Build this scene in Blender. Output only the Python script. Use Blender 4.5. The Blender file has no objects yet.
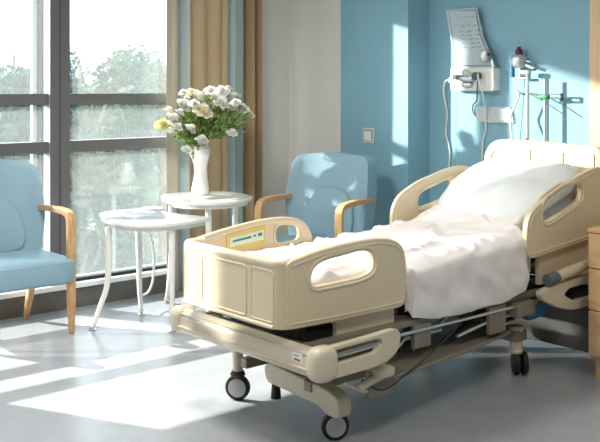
import bpy, bmesh, math, random
from mathutils import Vector, Matrix, noise
random.seed(7)
PI = math.pi
scene = bpy.context.scene
COL = scene.collection

# ---------------------------------------------------------------- helpers
def lin(c):
    r = []
    for v in c:
        v = v/255.0
        r.append(v/12.92 if v <= .04045 else ((v+.055)/1.055)**2.4)
    return (r[0], r[1], r[2], 1)

def mat(name, rgb, rough=.5, metal=0., spec=.5, bump=0., bscale=40., var=0., vscale=6., coat=0., sheen=0., trans=0., stretch=None):
    m = bpy.data.materials.new(name); m.use_nodes = True
    nt = m.node_tree; b = nt.nodes['Principled BSDF']
    b.inputs['Base Color'].default_value = lin(rgb)
    b.inputs['Roughness'].default_value = rough
    b.inputs['Metallic'].default_value = metal
    b.inputs['Specular IOR Level'].default_value = spec
    b.inputs['Coat Weight'].default_value = coat
    b.inputs['Sheen Weight'].default_value = sheen
    b.inputs['Transmission Weight'].default_value = trans
    tc = nt.nodes.new('ShaderNodeTexCoord')
    src = tc.outputs['Object']
    if stretch:
        mp = nt.nodes.new('ShaderNodeMapping'); mp.inputs['Scale'].default_value = stretch
        nt.links.new(src, mp.inputs['Vector']); src = mp.outputs['Vector']
    if var:
        n = nt.nodes.new('ShaderNodeTexNoise'); n.inputs['Scale'].default_value = vscale; n.inputs['Detail'].default_value = 5
        r = nt.nodes.new('ShaderNodeValToRGB')
        r.color_ramp.elements[0].position = .3; r.color_ramp.elements[1].position = .7
        r.color_ramp.elements[0].color = lin([max(0, v*(1-var)) for v in rgb])
        r.color_ramp.elements[1].color = lin([min(255, v*(1+var*.6)) for v in rgb])
        nt.links.new(src, n.inputs['Vector']); nt.links.new(n.outputs['Fac'], r.inputs['Fac'])
        nt.links.new(r.outputs['Color'], b.inputs['Base Color'])
    if bump:
        n2 = nt.nodes.new('ShaderNodeTexNoise'); n2.inputs['Scale'].default_value = bscale; n2.inputs['Detail'].default_value = 4
        bp = nt.nodes.new('ShaderNodeBump'); bp.inputs['Strength'].default_value = bump; bp.inputs['Distance'].default_value = .01
        nt.links.new(src, n2.inputs['Vector']); nt.links.new(n2.outputs['Fac'], bp.inputs['Height'])
        nt.links.new(bp.outputs['Normal'], b.inputs['Normal'])
    return m

M = {}
M['white_wall'] = mat('white_wall', (226, 224, 220), .8, bump=.05, bscale=80)
M['blue_wall'] = mat('blue_wall', (136, 183, 203), .55, bump=.04, bscale=90, var=.02, vscale=2)
M['ceiling'] = mat('ceiling_paint', (235, 235, 232), .9)
M['wood_panel'] = mat('pale_wood_panel', (232, 200, 160), .5, var=.05, vscale=5, stretch=(6, 6, .6))
M['cab_wood'] = mat('cabinet_wood', (214, 176, 132), .5, var=.07, vscale=5, stretch=(3, 3, 12))
M['oak'] = mat('oak', (206, 164, 116), .42, var=.12, vscale=5, stretch=(14, 14, 1.5), bump=.05)
M['frame'] = mat('anthracite_frame', (102, 102, 104), .38, .2)
M['frame_side_lit'] = mat('sky_lit_reveal', (176, 184, 196), .4, .2)  # paler copy of the frame colour, sky light on its side painted in
M['black'] = mat('black_rubber', (18, 18, 20), .55)
M['plinth'] = mat('grey_plinth', (104, 101, 97), .6, var=.06, vscale=12)
M['white_trim'] = mat('white_trim', (236, 238, 240), .4)
M['vinyl'] = mat('blue_vinyl', (140, 173, 191), .5, bump=.06, bscale=160, var=.03, vscale=3)
M['vinyl2'] = mat('blue_vinyl_piping', (164, 194, 208), .5)
M['lacquer'] = mat('white_lacquer', (240, 240, 238), .22, coat=.3)
M['chrome'] = mat('chrome', (210, 212, 215), .18, 1.0)
M['magazine'] = mat('magazine_paper', (186, 192, 204), .55)
M['chart'] = mat('chart_paper', (206, 224, 234), .6)
M['paper'] = mat('paper', (236, 240, 242), .6)
M['ceramic'] = mat('white_ceramic', (238, 236, 232), .35, bump=.5, bscale=55)
M['bed'] = mat('cream_bed_plastic', (221, 204, 173), .38, spec=.5, bump=.02, bscale=200)
M['bed_trim'] = mat('cream_bed_rim', (225, 210, 182), .36)
M['bump'] = mat('grey_white_bed_plastic', (212, 200, 178), .38)
M['frame_metal'] = mat('bed_frame_metal', (140, 131, 116), .45, .15)
M['dark_metal'] = mat('dark_mechanism', (58, 56, 54), .5, .4)
M['grey_disc'] = mat('wheel_cover', (186, 186, 188), .4)
M['sheet'] = mat('white_cotton', (240, 234, 232), .85, sheen=.2, bump=.08, bscale=25)
M['pillow'] = mat('pillow_cotton', (238, 242, 243), .85, sheen=.2, bump=.08, bscale=25)
M['mattress'] = mat('mattress_cover', (236, 232, 228), .8)
M['yellow'] = mat('yellow_label', (226, 200, 110), .5)
M['mint'] = mat('mint_label', (214, 232, 218), .5)
M['green_ink'] = mat('green_ink', (40, 128, 104), .5)
M['red_ink'] = mat('red_ink', (170, 60, 55), .5)
M['grey_ink'] = mat('grey_ink', (120, 136, 146), .6)
M['device'] = mat('device_white', (234, 234, 230), .35)
M['socket'] = mat('socket_plate', (200, 208, 210), .4)
M['dark_grey'] = mat('dark_plug', (84, 98, 106), .5)
M['cord'] = mat('white_cord', (232, 234, 232), .45)
M['blue_tube'] = mat('blue_bulb', (40, 110, 160), .35)
M['burgundy'] = mat('burgundy_cap', (104, 30, 60), .4)
M['green_clip'] = mat('green_clip', (84, 170, 110), .45)
M['steel'] = mat('satin_steel', (206, 212, 214), .3, .6)
M['petal'] = mat('white_petal', (252, 251, 246), .7, sheen=.1)
M['petal_cream'] = mat('cream_petal', (248, 243, 222), .7)
M['petal_yellow'] = mat('yellow_petal', (244, 240, 186), .7)
for k_ in ('petal', 'petal_cream', 'petal_yellow'):
    pb_ = M[k_].node_tree.nodes['Principled BSDF']; pb_.inputs['Subsurface Weight'].default_value = .0; pb_.inputs['Subsurface Scale'].default_value = .02
M['leaf'] = mat('leaf_green', (128, 152, 78), .55, var=.25, vscale=30)
M['stem'] = mat('stem_green', (96, 124, 64), .6)
M['blue_bag'] = mat('blue_bag_cloth', (70, 130, 170), .6, bump=.3, bscale=20)
M['yellow_bag'] = mat('yellow_bag_strap', (196, 190, 90), .6)
M['crown'] = mat('tree_leaves', (62, 80, 66), .9, spec=.1, var=.2, vscale=1.2)
M['bark'] = mat('tree_bark', (110, 100, 86), .8)
M['grass'] = mat('grass', (82, 92, 72), .9, var=.12, vscale=.6)
M['brown_box'] = mat('brown_carton', (150, 108, 76), .8)

# curtain cloths
M['cur_tan'] = mat('curtain_tan', (196, 170, 138), .85, sheen=.2, bump=.1, bscale=200)
M['cur_greige'] = mat('curtain_greige', (168, 160, 144), .85, sheen=.2)
M['cur_ice'] = mat('curtain_ice_blue', (182, 198, 202), .8, sheen=.2)
M['cur_teal'] = mat('curtain_teal', (148, 168, 162), .8, sheen=.2)
M['cur_brown'] = mat('curtain_brown', (172, 144, 112), .85, sheen=.2)

# floor : pale grey-blue sheet vinyl, semi gloss
fm = mat('sheet_vinyl', (158, 161, 167), .28, spec=.5, var=.035, vscale=7)
M['floor'] = fm

# glass: clear, with the outdoor haze put in as a milky veil
g = bpy.data.materials.new('window_glass'); g.use_nodes = True
nt = g.node_tree; nt.nodes.clear()
o_ = nt.nodes.new('ShaderNodeOutputMaterial'); mx = nt.nodes.new('ShaderNodeMixShader'); mx2 = nt.nodes.new('ShaderNodeMixShader')
tr = nt.nodes.new('ShaderNodeBsdfTransparent'); tl = nt.nodes.new('ShaderNodeBsdfTranslucent'); gl = nt.nodes.new('ShaderNodeBsdfGlossy')
tr.inputs[0].default_value = (.95, .98, .97, 1); tl.inputs[0].default_value = (.85, .93, .95, 1); gl.inputs['Roughness'].default_value = .02
mx.inputs[0].default_value = .05; mx2.inputs[0].default_value = .05
nt.links.new(tr.outputs[0], mx.inputs[1]); nt.links.new(tl.outputs[0], mx.inputs[2])
nt.links.new(mx.outputs[0], mx2.inputs[1]); nt.links.new(gl.outputs[0], mx2.inputs[2]); nt.links.new(mx2.outputs[0], o_.inputs[0])
M['glass'] = g
g = bpy.data.materials.new('clear_acrylic'); g.use_nodes = True
nt = g.node_tree; nt.nodes.clear()
o_ = nt.nodes.new('ShaderNodeOutputMaterial'); mx = nt.nodes.new('ShaderNodeMixShader')
tr = nt.nodes.new('ShaderNodeBsdfTransparent'); pb = nt.nodes.new('ShaderNodeBsdfPrincipled')
pb.inputs['Base Color'].default_value = lin((205, 216, 220)); pb.inputs['Roughness'].default_value = .15
mx.inputs[0].default_value = .25
nt.links.new(tr.outputs[0], mx.inputs[1]); nt.links.new(pb.outputs[0], mx.inputs[2]); nt.links.new(mx.outputs[0], o_.inputs[0])
M['acrylic'] = g

def obj(name, bm, m, parent=None, smooth=True, bevel=0, seg=2, subsurf=0, loc=None):
    me = bpy.data.meshes.new(name)
    bmesh.ops.recalc_face_normals(bm, faces=bm.faces)
    bm.to_mesh(me); bm.free()
    for x in (m if isinstance(m, list) else [m]):
        me.materials.append(M[x])
    o = bpy.data.objects.new(name, me); COL.objects.link(o)
    if parent: o.parent = parent
    if smooth:
        for p in me.polygons: p.use_smooth = True
    if bevel:
        b = o.modifiers.new('b', 'BEVEL'); b.width = bevel; b.segments = seg; b.limit_method = 'ANGLE'; b.angle_limit = .7
        b.harden_normals = True
    elif smooth and not subsurf:
        me.set_sharp_from_angle(angle=.8)
    if subsurf:
        s = o.modifiers.new('s', 'SUBSURF'); s.levels = subsurf; s.render_levels = subsurf
    if loc: o.location = loc
    return o

def tag(o, label=None, cat=None, group=None, kind=None):
    if label: o['label'] = label
    if cat: o['category'] = cat
    if group: o['group'] = group
    if kind: o['kind'] = kind
    return o

def thing(name, label, cat, loc=(0, 0, 0), rz=0, group=None):
    o = bpy.data.objects.new(name, None); COL.objects.link(o)
    o.empty_display_size = .1
    o.location = loc; o.rotation_euler = (0, 0, rz)
    return tag(o, label, cat, group)

def NB(): return bmesh.new()

def box(bm, x0, x1, y0, y1, z0, z1, mi=0, M4=None):
    vs = [bm.verts.new(p) for p in ((x0, y0, z0), (x1, y0, z0), (x1, y1, z0), (x0, y1, z0), (x0, y0, z1), (x1, y0, z1), (x1, y1, z1), (x0, y1, z1))]
    for q in ((0, 3, 2, 1), (4, 5, 6, 7), (0, 1, 5, 4), (1, 2, 6, 5), (2, 3, 7, 6), (3, 0, 4, 7)):
        f = bm.faces.new([vs[i] for i in q]); f.material_index = mi
    if M4 is not None:
        for v in vs: v.co = M4 @ v.co
    return vs

def catmull(pts, n=8, closed=False):
    P = [Vector(p) for p in pts]; out = []
    N = len(P)
    for i in range(N if closed else N-1):
        if closed: a, b, c, d = P[(i-1) % N], P[i], P[(i+1) % N], P[(i+2) % N]
        else: a, b, c, d = P[max(i-1, 0)], P[i], P[i+1], P[min(i+2, N-1)]
        for k in range(n):
            t = k/n
            out.append(.5*((2*b)+(c-a)*t+(2*a-5*b+4*c-d)*t*t+(3*b-a-3*c+d)*t**3))
    if not closed: out.append(P[-1])
    return out

def tube(bm, pts, r, seg=10, closed=False, flat=1.0, up=None, caps=True, mi=0):
    pts = [Vector(p) for p in pts]; n = len(pts)
    rad = r if isinstance(r, (list, tuple)) else [r]*n
    rings = []
    ref = None
    for i, p in enumerate(pts):
        if closed: t = pts[(i+1) % n]-pts[(i-1) % n]
        else: t = pts[min(i+1, n-1)]-pts[max(i-1, 0)]
        t.normalize()
        if up is not None: a = Vector(up)
        else:
            a = ref if ref is not None else (Vector((0, 0, 1)) if abs(t.z) < .9 else Vector((1, 0, 0)))
        s = t.cross(a)
        if s.length < 1e-4: s = t.cross(Vector((1, .3, 0)))
        s.normalize(); u = s.cross(t).normalized(); ref = u
        ring = []
        for k in range(seg):
            th = 2*PI*(k+.5)/seg
            ring.append(bm.verts.new(p + s*math.cos(th)*rad[i]*flat + u*math.sin(th)*rad[i]))
        rings.append(ring)
    for i in range(n if closed else n-1):
        a, b = rings[i], rings[(i+1) % n]
        for k in range(seg):
            f = bm.faces.new((a[k], a[(k+1) % seg], b[(k+1) % seg], b[k])); f.material_index = mi
    if caps and not closed:
        bm.faces.new(rings[0][::-1]).material_index = mi; bm.faces.new(rings[-1]).material_index = mi

def lathe(bm, prof, c=(0, 0, 0), seg=24, axis=None, mi=0, ripple=None):
    rings = []
    R = Matrix.Identity(3)
    if axis is not None: R = Vector((0, 0, 1)).rotation_difference(Vector(axis)).to_matrix()
    for (r, z) in prof:
        ring = []
        for k in range(seg):
            th = 2*PI*k/seg
            rr = r*(1 if ripple is None else ripple(th, z))
            ring.append(bm.verts.new(Vector(c)+R @ Vector((rr*math.cos(th), rr*math.sin(th), z))))
        rings.append(ring)
    for a, b in zip(rings, rings[1:]):
        for k in range(seg):
            bm.faces.new((a[k], a[(k+1) % seg], b[(k+1) % seg], b[k])).material_index = mi
    bm.faces.new(rings[0][::-1]).material_index = mi; bm.faces.new(rings[-1]).material_index = mi

def prism(bm, outline, f, d0, d1, mi=0):
    """outline: 2D pts; f(a,b,d)->xyz"""
    A = [bm.verts.new(f(a, b, d0)) for a, b in outline]; B = [bm.verts.new(f(a, b, d1)) for a, b in outline]
    n = len(A)
    bm.faces.new(A[::-1]).material_index = mi; bm.faces.new(B).material_index = mi
    for i in range(n): bm.faces.new((A[i], A[(i+1) % n], B[(i+1) % n], B[i])).material_index = mi

def raycast2d(poly, c, th):
    dx, dy = math.cos(th), math.sin(th); best = None
    n = len(poly)
    for i in range(n):
        x1, y1 = poly[i][0]-c[0], poly[i][1]-c[1]; x2, y2 = poly[(i+1) % n][0]-c[0], poly[(i+1) % n][1]-c[1]
        ex, ey = x2-x1, y2-y1
        den = dx*ey-dy*ex
        if abs(den) < 1e-12: continue
        t = (x1*ey-y1*ex)/den; u = (x1*dy-y1*dx)/den
        if t > 0 and -1e-9 <= u <= 1+1e-9 and (best is None or t > best): best = t
    return (c[0]+dx*best, c[1]+dy*best)

def rnd_poly(pts, r, n=5):
    """round the corners of a polygon"""
    out = []; N = len(pts)
    for i in range(N):
        p = Vector(pts[i]); a = Vector(pts[i-1]); b = Vector(pts[(i+1) % N])
        rr = r[i] if isinstance(r, (list, tuple)) else r
        da = min(rr, (a-p).length*.48); db = min(rr, (b-p).length*.48)
        A = p+(a-p).normalized()*da; B = p+(b-p).normalized()*db
        for k in range(n+1):
            t = k/n; out.append(tuple((1-t)**2*A+2*t*(1-t)*p+t*t*B))
    return out

def holed(bm, outer, inner, f, d0, d1, N=160, mi=0):
    cx = sum(p[0] for p in inner)/len(inner); cy = sum(p[1] for p in inner)/len(inner)
    ths = [2*PI*i/N for i in range(N)]
    O = [raycast2d(outer, (cx, cy), t) for t in ths]; I = [raycast2d(inner, (cx, cy), t) for t in ths]
    V = {}
    for k, (L, d) in enumerate(((O, d0), (I, d0), (O, d1), (I, d1))):
        V[k] = [bm.verts.new(f(a, b, d)) for a, b in L]
    for i in range(N):
        j = (i+1) % N
        for q in ((V[0][i], V[0][j], V[1][j], V[1][i]), (V[2][j], V[2][i], V[3][i], V[3][j]),
                  (V[0][j], V[0][i], V[2][i], V[2][j]), (V[1][i], V[1][j], V[3][j], V[3][i])):
            bm.faces.new(q).material_index = mi
    return O, I

def shrink(poly, d):
    """offset closed polygon inwards (ccw or cw auto)"""
    n = len(poly); A = sum(poly[i][0]*poly[(i+1) % n][1]-poly[(i+1) % n][0]*poly[i][1] for i in range(n))
    s = 1 if A > 0 else -1; out = []
    for i in range(n):
        a = Vector(poly[i-1][:2]); b = Vector(poly[(i+1) % n][:2]); t = (b-a).normalized()
        out.append((poly[i][0]-s*t.y*d, poly[i][1]+s*t.x*d))
    return out

def superbox(bm, cx, cy, cz, lx, ly, lz, e=.35, nu=28, nv=16, fn=None, mi=0):
    """rounded cushion: superellipsoid"""
    def sp(v, p): return math.copysign(abs(v)**p, v)
    rings = []
    for j in range(1, nv):
        ph = -PI/2+PI*j/nv; ring = []
        for i in range(nu):
            th = 2*PI*i/nu
            p = Vector((sp(math.cos(ph), e)*sp(math.cos(th), e)*lx/2, sp(math.cos(ph), e)*sp(math.sin(th), e)*ly/2, sp(math.sin(ph), e)*lz/2))
            if fn: p = fn(p)
            ring.append(bm.verts.new((cx+p.x, cy+p.y, cz+p.z)))
        rings.append(ring)
    pb = Vector((0, 0, -lz/2)); pt = Vector((0, 0, lz/2))
    if fn: pb = fn(pb); pt = fn(pt)
    vb = bm.verts.new((cx+pb.x, cy+pb.y, cz+pb.z)); vt = bm.verts.new((cx+pt.x, cy+pt.y, cz+pt.z))
    for a, b in zip(rings, rings[1:]):
        for i in range(nu): bm.faces.new((a[i], a[(i+1) % nu], b[(i+1) % nu], b[i])).material_index = mi
    for i in range(nu):
        bm.faces.new((vb, rings[0][(i+1) % nu], rings[0][i])); bm.faces.new((vt, rings[-1][i], rings[-1][(i+1) % nu]))

def XZ(a, b, d): return (a, d, b)
def YZ(a, b, d): return (d, a, b)
def XY(a, b, d): return (a, b, d)

def struct(name, bm, m, bevel=0, smooth=False):
    o = obj(name, bm, m, None, smooth=smooth, bevel=bevel); o['kind'] = 'structure'; return o

# ---------------------------------------------------------------- setting
YW, XH, XR = 6.25, 5.27, 5.515     # window wall, column face, recessed head wall
ZC = 2.85
b = NB(); box(b, -1.6, 5.8, -1.7, 6.25, -.1, 0); struct('floor', b, 'floor')
b = NB(); box(b, -1.6, 5.8, -1.7, 6.55, ZC, ZC+.1); struct('ceiling', b, 'ceiling')
b = NB(); box(b, XR, XR+.25, -1.5, 4.86, 0, ZC); struct('wall_head', b, 'blue_wall')
b = NB(); box(b, XH, XR+.25, 4.86, 5.60, 0, ZC); struct('wall_head_pier', b, 'blue_wall')
b = NB(); box(b, XH, XR+.25, 5.60, 6.55, 0, ZC); struct('wall_head_corner', b, 'white_wall')
b = NB(); box(b, 4.70, XH, YW, 6.50, 0, ZC); struct('wall_window_right', b, 'white_wall')
b = NB(); box(b, .60, 1.07, YW, 6.50, 0, ZC); box(b, -.80, .60, YW, 6.50, 0, 1.107); struct('wall_window_pier', b, 'white_wall')
b = NB(); box(b, -1.6, -.80, YW, 6.50, 0, ZC); struct('wall_window_left', b, 'white_wall')
b = NB(); box(b, -.80, .60, YW, 6.5, 2.52, ZC); box(b, 1.07, 4.70, YW, 6.50, 2.52, ZC); struct('wall_window_header', b, 'white_wall')
b = NB(); box(b, -1.7, -1.6, -1.7, 6.5, 0, ZC); struct('wall_left', b, 'white_wall')
b = NB(); box(b, -1.6, XR+.25, -1.7, -1.6, 0, ZC); struct('wall_back', b, 'white_wall')
b = NB(); box(b, 5.47, XR, 2.2, 3.44, 0, ZC); struct('trim_1', b, 'wood_panel')
# cladding joints on the recess return and head wall
b = NB()
for y in (4.60,): box(b, XR-.002, XR, y-.002, y+.002, 0, ZC)
struct('trim_2', b, 'blue_wall')
# plinth under the window, with white ledge
b = NB(); box(b, 1.07, 4.70, YW, 6.50, 0, .144); struct('baseboard_window', b, 'plinth')
b = NB(); box(b, 1.07, 4.70, YW-.025, 6.50, .146, .182); struct('trim_3', b, 'white_trim', bevel=.004)

def window(name, x0, x1, low=True):
    root = bpy.data.objects.new(name, None); COL.objects.link(root); root['kind'] = 'structure'
    fr = NB()
    z0, z1 = (.204 if low else 1.127), 2.52
    box(fr, x0, x1, YW+.02, YW+.12, 1.127, 1.21)
    if low: box(fr, x0, x1, YW+.02, YW+.12, 1.472, 1.553)
    box(fr, x0, x1, YW+.02, YW+.12, 2.47, 2.52)
    obj('window_frame', fr, 'frame', root, smooth=False, bevel=.004)
    gk = NB(); box(gk, x0, x1, YW+.03, YW+.12, z0-.022, z0+.002)
    box(gk, x1-.022, x1, YW+.115, YW+.145, z0, z1); box(gk, x0, x0+.022, YW+.115, YW+.145, z0, z1)
    obj('gasket', gk, 'black', root, smooth=False)
    for (a, c) in (((.206, 1.127), (1.21, 1.472), (1.553, 2.47)) if low else ((1.21, 2.47),)):
        p = NB(); box(p, x0, x1, YW+.07, YW+.076, a, c); obj('pane', p, 'glass', root, smooth=False)
    return root
window('added_window', -.80, .60, False)  # unseen window, added to let the low sun reach the bed
window('window_1', 1.07, 3.046)
window('window_2', 3.201, 4.70)
b = NB(); box(b, 3.046, 3.201, YW-.0, YW+.14, .182, 2.52)
for f in b.faces:
    if f.calc_center_median().x < 3.05: f.material_index = 1  # left face takes the paler colour with the sky light in it
mu = struct('window_mullion', b, ['frame', 'frame_side_lit']); mu.name = 'trim_4'
b = NB(); box(b, 3.121, 3.125, YW-.004, YW, .19, 2.52); struct('trim_5', b, 'dark_metal')
b = NB(); box(b, 3.018, 3.046, YW+.145, YW+.175, .182, 2.52); struct('trim_6', b, 'black')
# second sash edge seen behind the left window
b = NB(); box(b, 2.985, 3.017, YW+.15, YW+.19, .182, 2.52); struct('trim_7', b, 'frame_side_lit')

# outside ground
b = NB(); box(b, -60, 70, 8, 120, -3.3, -3.2); o = struct('ground', b, 'grass')
# ---------------------------------------------------------------- trees outside
def tree(x, y, top, rad, label, seed):
    rnd = random.Random(seed)
    t = thing('garden_tree', label, 'tree', (x, y, -3.2), 0, 'hazy trees outside the window')
    top = top+.3; H = top+3.2
    tb = NB(); tube(tb, [(0, 0, 0), (.05, 0, H*.3), (0, .08, H*.6), (0, 0, H*.9)], [.16, .13, .09, .03], 8)
    for k in range(5):
        a = k*1.26; tube(tb, [(0, 0, H*(.3+.08*k)), (math.cos(a)*rad*.6, math.sin(a)*rad*.6, H*(.5+.08*k))], [.06, .02], 6)
    obj('trunk', tb, 'bark', t)
    cb = NB()
    blobs = [(Vector((rnd.uniform(-.7, .7)*rad, rnd.uniform(-.6, .6)*rad, H*rnd.uniform(.28, .86))), rad*rnd.uniform(.35, .6)) for _ in range(15)]
    for _ in range(9000):
        c, r = rnd.choice(blobs)
        d = Vector((rnd.gauss(0, 1), rnd.gauss(0, 1), rnd.gauss(0, 1))).normalized()*r*rnd.uniform(.55, 1.05)
        p = c+d
        if p.z > H: continue
        s = rnd.uniform(.045, .10)
        u = Vector((rnd.gauss(0, 1), rnd.gauss(0, 1), rnd.gauss(0, 1))).normalized(); v = u.orthogonal().normalized()
        cb.faces.new([cb.verts.new(p+u*s), cb.verts.new(p+v*s*.6), cb.verts.new(p-u*s), cb.verts.new(p-v*s*.6)])
    obj('foliage', cb, 'crown', t, smooth=False)
# camera ray directions used only to space the trees along the view out of the window
def away(px, D):
    c, s = math.cos(math.radians(49.2)), math.sin(math.radians(49.2)); l = (px-300)/945
    return D*(c+s*l), D*(s-c*l)
TR = [(-30, 10.5, 2.0, .8, 'hazy tree furthest left, seen beside the left window edge'),
      (14, 17.5, 2.5, 1.3, 'round leafy tree seen in the left window above the blue chair'),
      (45, 22, 2.4, 1.4, 'pale tree mostly hidden behind the grey window mullion'),
      (80, 14, 2.2, .95, 'tree just right of the dark window mullion'),
      (112, 27, 2.3, 1.5, 'lower distant tree in the middle of the right window'),
      (134, 17, 2.45, .95, 'narrow taller tree in the right window left of the bouquet'),
      (164, 21, 2.4, 1.2, 'tree at the curtain edge of the right window')]
for i, (px, D, top, rad, lab) in enumerate(TR):
    x, y = away(px, D); tree(x, y, top, rad, lab, 11+i)

# ---------------------------------------------------------------- curtain
def curtain():
    bands = [(3.90, 4.05, 'cur_greige'), (4.05, 4.13, 'cur_ice'), (4.13, 4.50, 'cur_tan'), (4.50, 4.60, 'cur_ice'), (4.60, 4.71, 'cur_teal'), (4.71, 4.86, 'cur_brown')]
    mats = ['cur_greige', 'cur_ice', 'cur_tan', 'cur_teal', 'cur_brown']
    b = NB(); N = 240; zs = [.03, .3, .8, 1.4, 2.0, 2.6, 2.74]
    cols = []
    for i in range(N+1):
        x = 3.96+(4.86-3.96)*i/N
        y = 6.135+.034*math.sin((x-3.9)*2*PI/.125+1.2*math.sin(x*9))+.010*math.sin(x*71)
        if 4.16 < x < 4.46: y = 6.128+.016*math.sin((x-4.16)*2*PI/.15)
        cols.append([b.verts.new((x, y+.005*math.sin(z*3+x*12), z)) for z in zs])
    for i in range(N):
        x = 3.96+(4.86-3.96)*(i+.5)/N
        mi = [mats.index(m) for a, c, m in bands if a <= x <= c][0]
        for k in range(len(zs)-1):
            b.faces.new((cols[i][k], cols[i+1][k], cols[i+1][k+1], cols[i][k+1])).material_index = mi
    o = obj('curtain', b, mats)
    s = o.modifiers.new('t', 'SOLIDIFY'); s.thickness = .004
    tag(o, 'floor-length tan, teal and pale blue striped curtain gathered beside the window', 'curtain')
    r = NB(); tube(r, [(1.2, 6.135, 2.77), (4.95, 6.135, 2.77)], .014, 12)
    for x in (1.3, 4.9): box(r, x-.02, x+.02, 6.12, 6.25, 2.76, 2.78)
    tag(obj('curtain_rod', r, 'steel'), 'steel rod the striped curtain hangs from above the window', 'curtain rod')
curtain()

# ---------------------------------------------------------------- armchairs (front = -Y in local space)
def armchair(loc, rz, label):
    t = thing('armchair', label, 'chair', loc, rz, 'light blue armchairs with oak arms')
    W = .31
    # seat cushion
    b = NB()
    def sf(p):
        if p.z > 0: p.z += .012*math.cos(p.x/W*1.3)-.01
        return p
    superbox(b, 0, -.015, .415, .70, .56, .175, .22, 40, 20, sf)
    obj('seat', b, 'vinyl', t)
    b = NB(); pts = []
    for i in range(48):
        th = 2*PI*i/48; cs, sn = math.cos(th), math.sin(th)
        pts.append((math.copysign(abs(cs)**.22, cs)*.347, -.015+math.copysign(abs(sn)**.22, sn)*.276, .478))
    tube(b, pts, .004, 6, closed=True); obj('piping', b, 'vinyl2', [c for c in t.children if c.name.startswith('seat')][0] if False else t)
    # backrest: wide shouldered panel with rounded upper corners, leaning back, sides turned forward
    b = NB()
    out = rnd_poly([(-.285, .42), (.285, .42), (.325, .62), (.34, .80), (.31, 1.085), (0, 1.115), (-.31, 1.085), (-.34, .80), (-.325, .62)], [.04, .04, .1, .2, .075, .3, .075, .2, .1], 6)
    rings = []
    def P(x, z, d):
        lean = (z-.42)*.17
        wrap = -.075*(abs(x)/.31)**4
        return (x, .20+lean+wrap*(1 if d < .5 else .25)+d*.115, z)
    layers = [(0., .05, -.0), (0., .018, 0), (.10, 0, 0), (.88, 0, 0), (1., .02, 0), (1., .06, 0)]
    for d, sh, _ in layers:
        q = shrink(out, sh) if sh else out
        rings.append([b.verts.new(P(x, z, d)) for x, z in q])
    n = len(out)
    for A, B in zip(rings, rings[1:]):
        for i in range(n): b.faces.new((A[i], A[(i+1) % n], B[(i+1) % n], B[i]))
    # fill front/back with radial grid so they curve
    for ri, d in ((0, 0.), (-1, 1.)):
        base = rings[ri]; sh = .05 if ri == 0 else .06
        q = shrink(out, sh); prev = base
        for k in (.75, .5, .25):
            cur = [b.verts.new(P(x*k, .76+(z-.76)*k, d-(.10*(1-k) if ri == 0 else 0))) for x, z in q]
            for i in range(n): b.faces.new((prev[i], prev[(i+1) % n], cur[(i+1) % n], cur[i]))
            prev = cur
        b.faces.new(prev)
    obj('backrest', b, 'vinyl', t)
    # lumbar arch seam cushion
    b = NB()
    arch = rnd_poly([(-.20, .49), (.20, .49), (.215, .66), (.15, .83), (0, .87), (-.15, .83), (-.215, .66)], .1, 6)
    qs = [(0., 0), (.012, .004), (.02, .014), (.024, .03)]
    rg = []
    for h, sh in qs:
        q = shrink(arch, sh) if sh else arch
        rg.append([b.verts.new((x, .188+(z-.42)*.17-.075*(abs(x)/.31)**4-h, z)) for x, z in q])
    n = len(arch)
    for A, B in zip(rg, rg[1:]):
        for i in range(n): b.faces.new((A[i], A[(i+1) % n], B[(i+1) % n], B[i]))
    b.faces.new(rg[-1]); b.faces.new(rg[0][::-1])
    obj('lumbar_cushion', b, 'vinyl', t)
    for s in (-1, 1):
        b = NB()
        x = s*.322
        pts = catmull([(x, -.238, .44), (x, -.237, .60), (x, -.236, .71), (x, -.222, .755), (x, -.185, .776), (x, -.10, .784), (x, .06, .784), (x, .20, .778), (x, .29, .77)], 6)
        tube(b, pts, [.027]*len(pts), 4, flat=1.45, up=(0, -1, 1))
        obj('armrest', b, 'oak', t, bevel=.007, seg=3)
        b = NB()
        tube(b, [(x, -.245, 0), (x, -.240, .25), (x, -.238, .44)], [.022, .034, .036], 4, flat=1.0, up=(0, -1, 0))
        obj('leg', b, 'oak', t, bevel=.006)
        b = NB()
        tube(b, [(s*.255, .30, 0), (s*.262, .245, .18), (s*.27, .215, .36)], [.022, .032, .035], 4, up=(0, -1, 0))
        obj('leg', b, 'oak', t, bevel=.006)
    b = NB(); box(b, -.30, .30, -.235, .22, .325, .352); obj('seat_frame', b, 'oak', t, bevel=.006)
    return t
armchair((2.565, 5.86, 0), 0, 'light blue armchair with oak arms by the window at the left edge')
armchair((4.52, 5.08, 0), -math.radians(70), 'light blue armchair with oak arms in the corner behind the bed')

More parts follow.
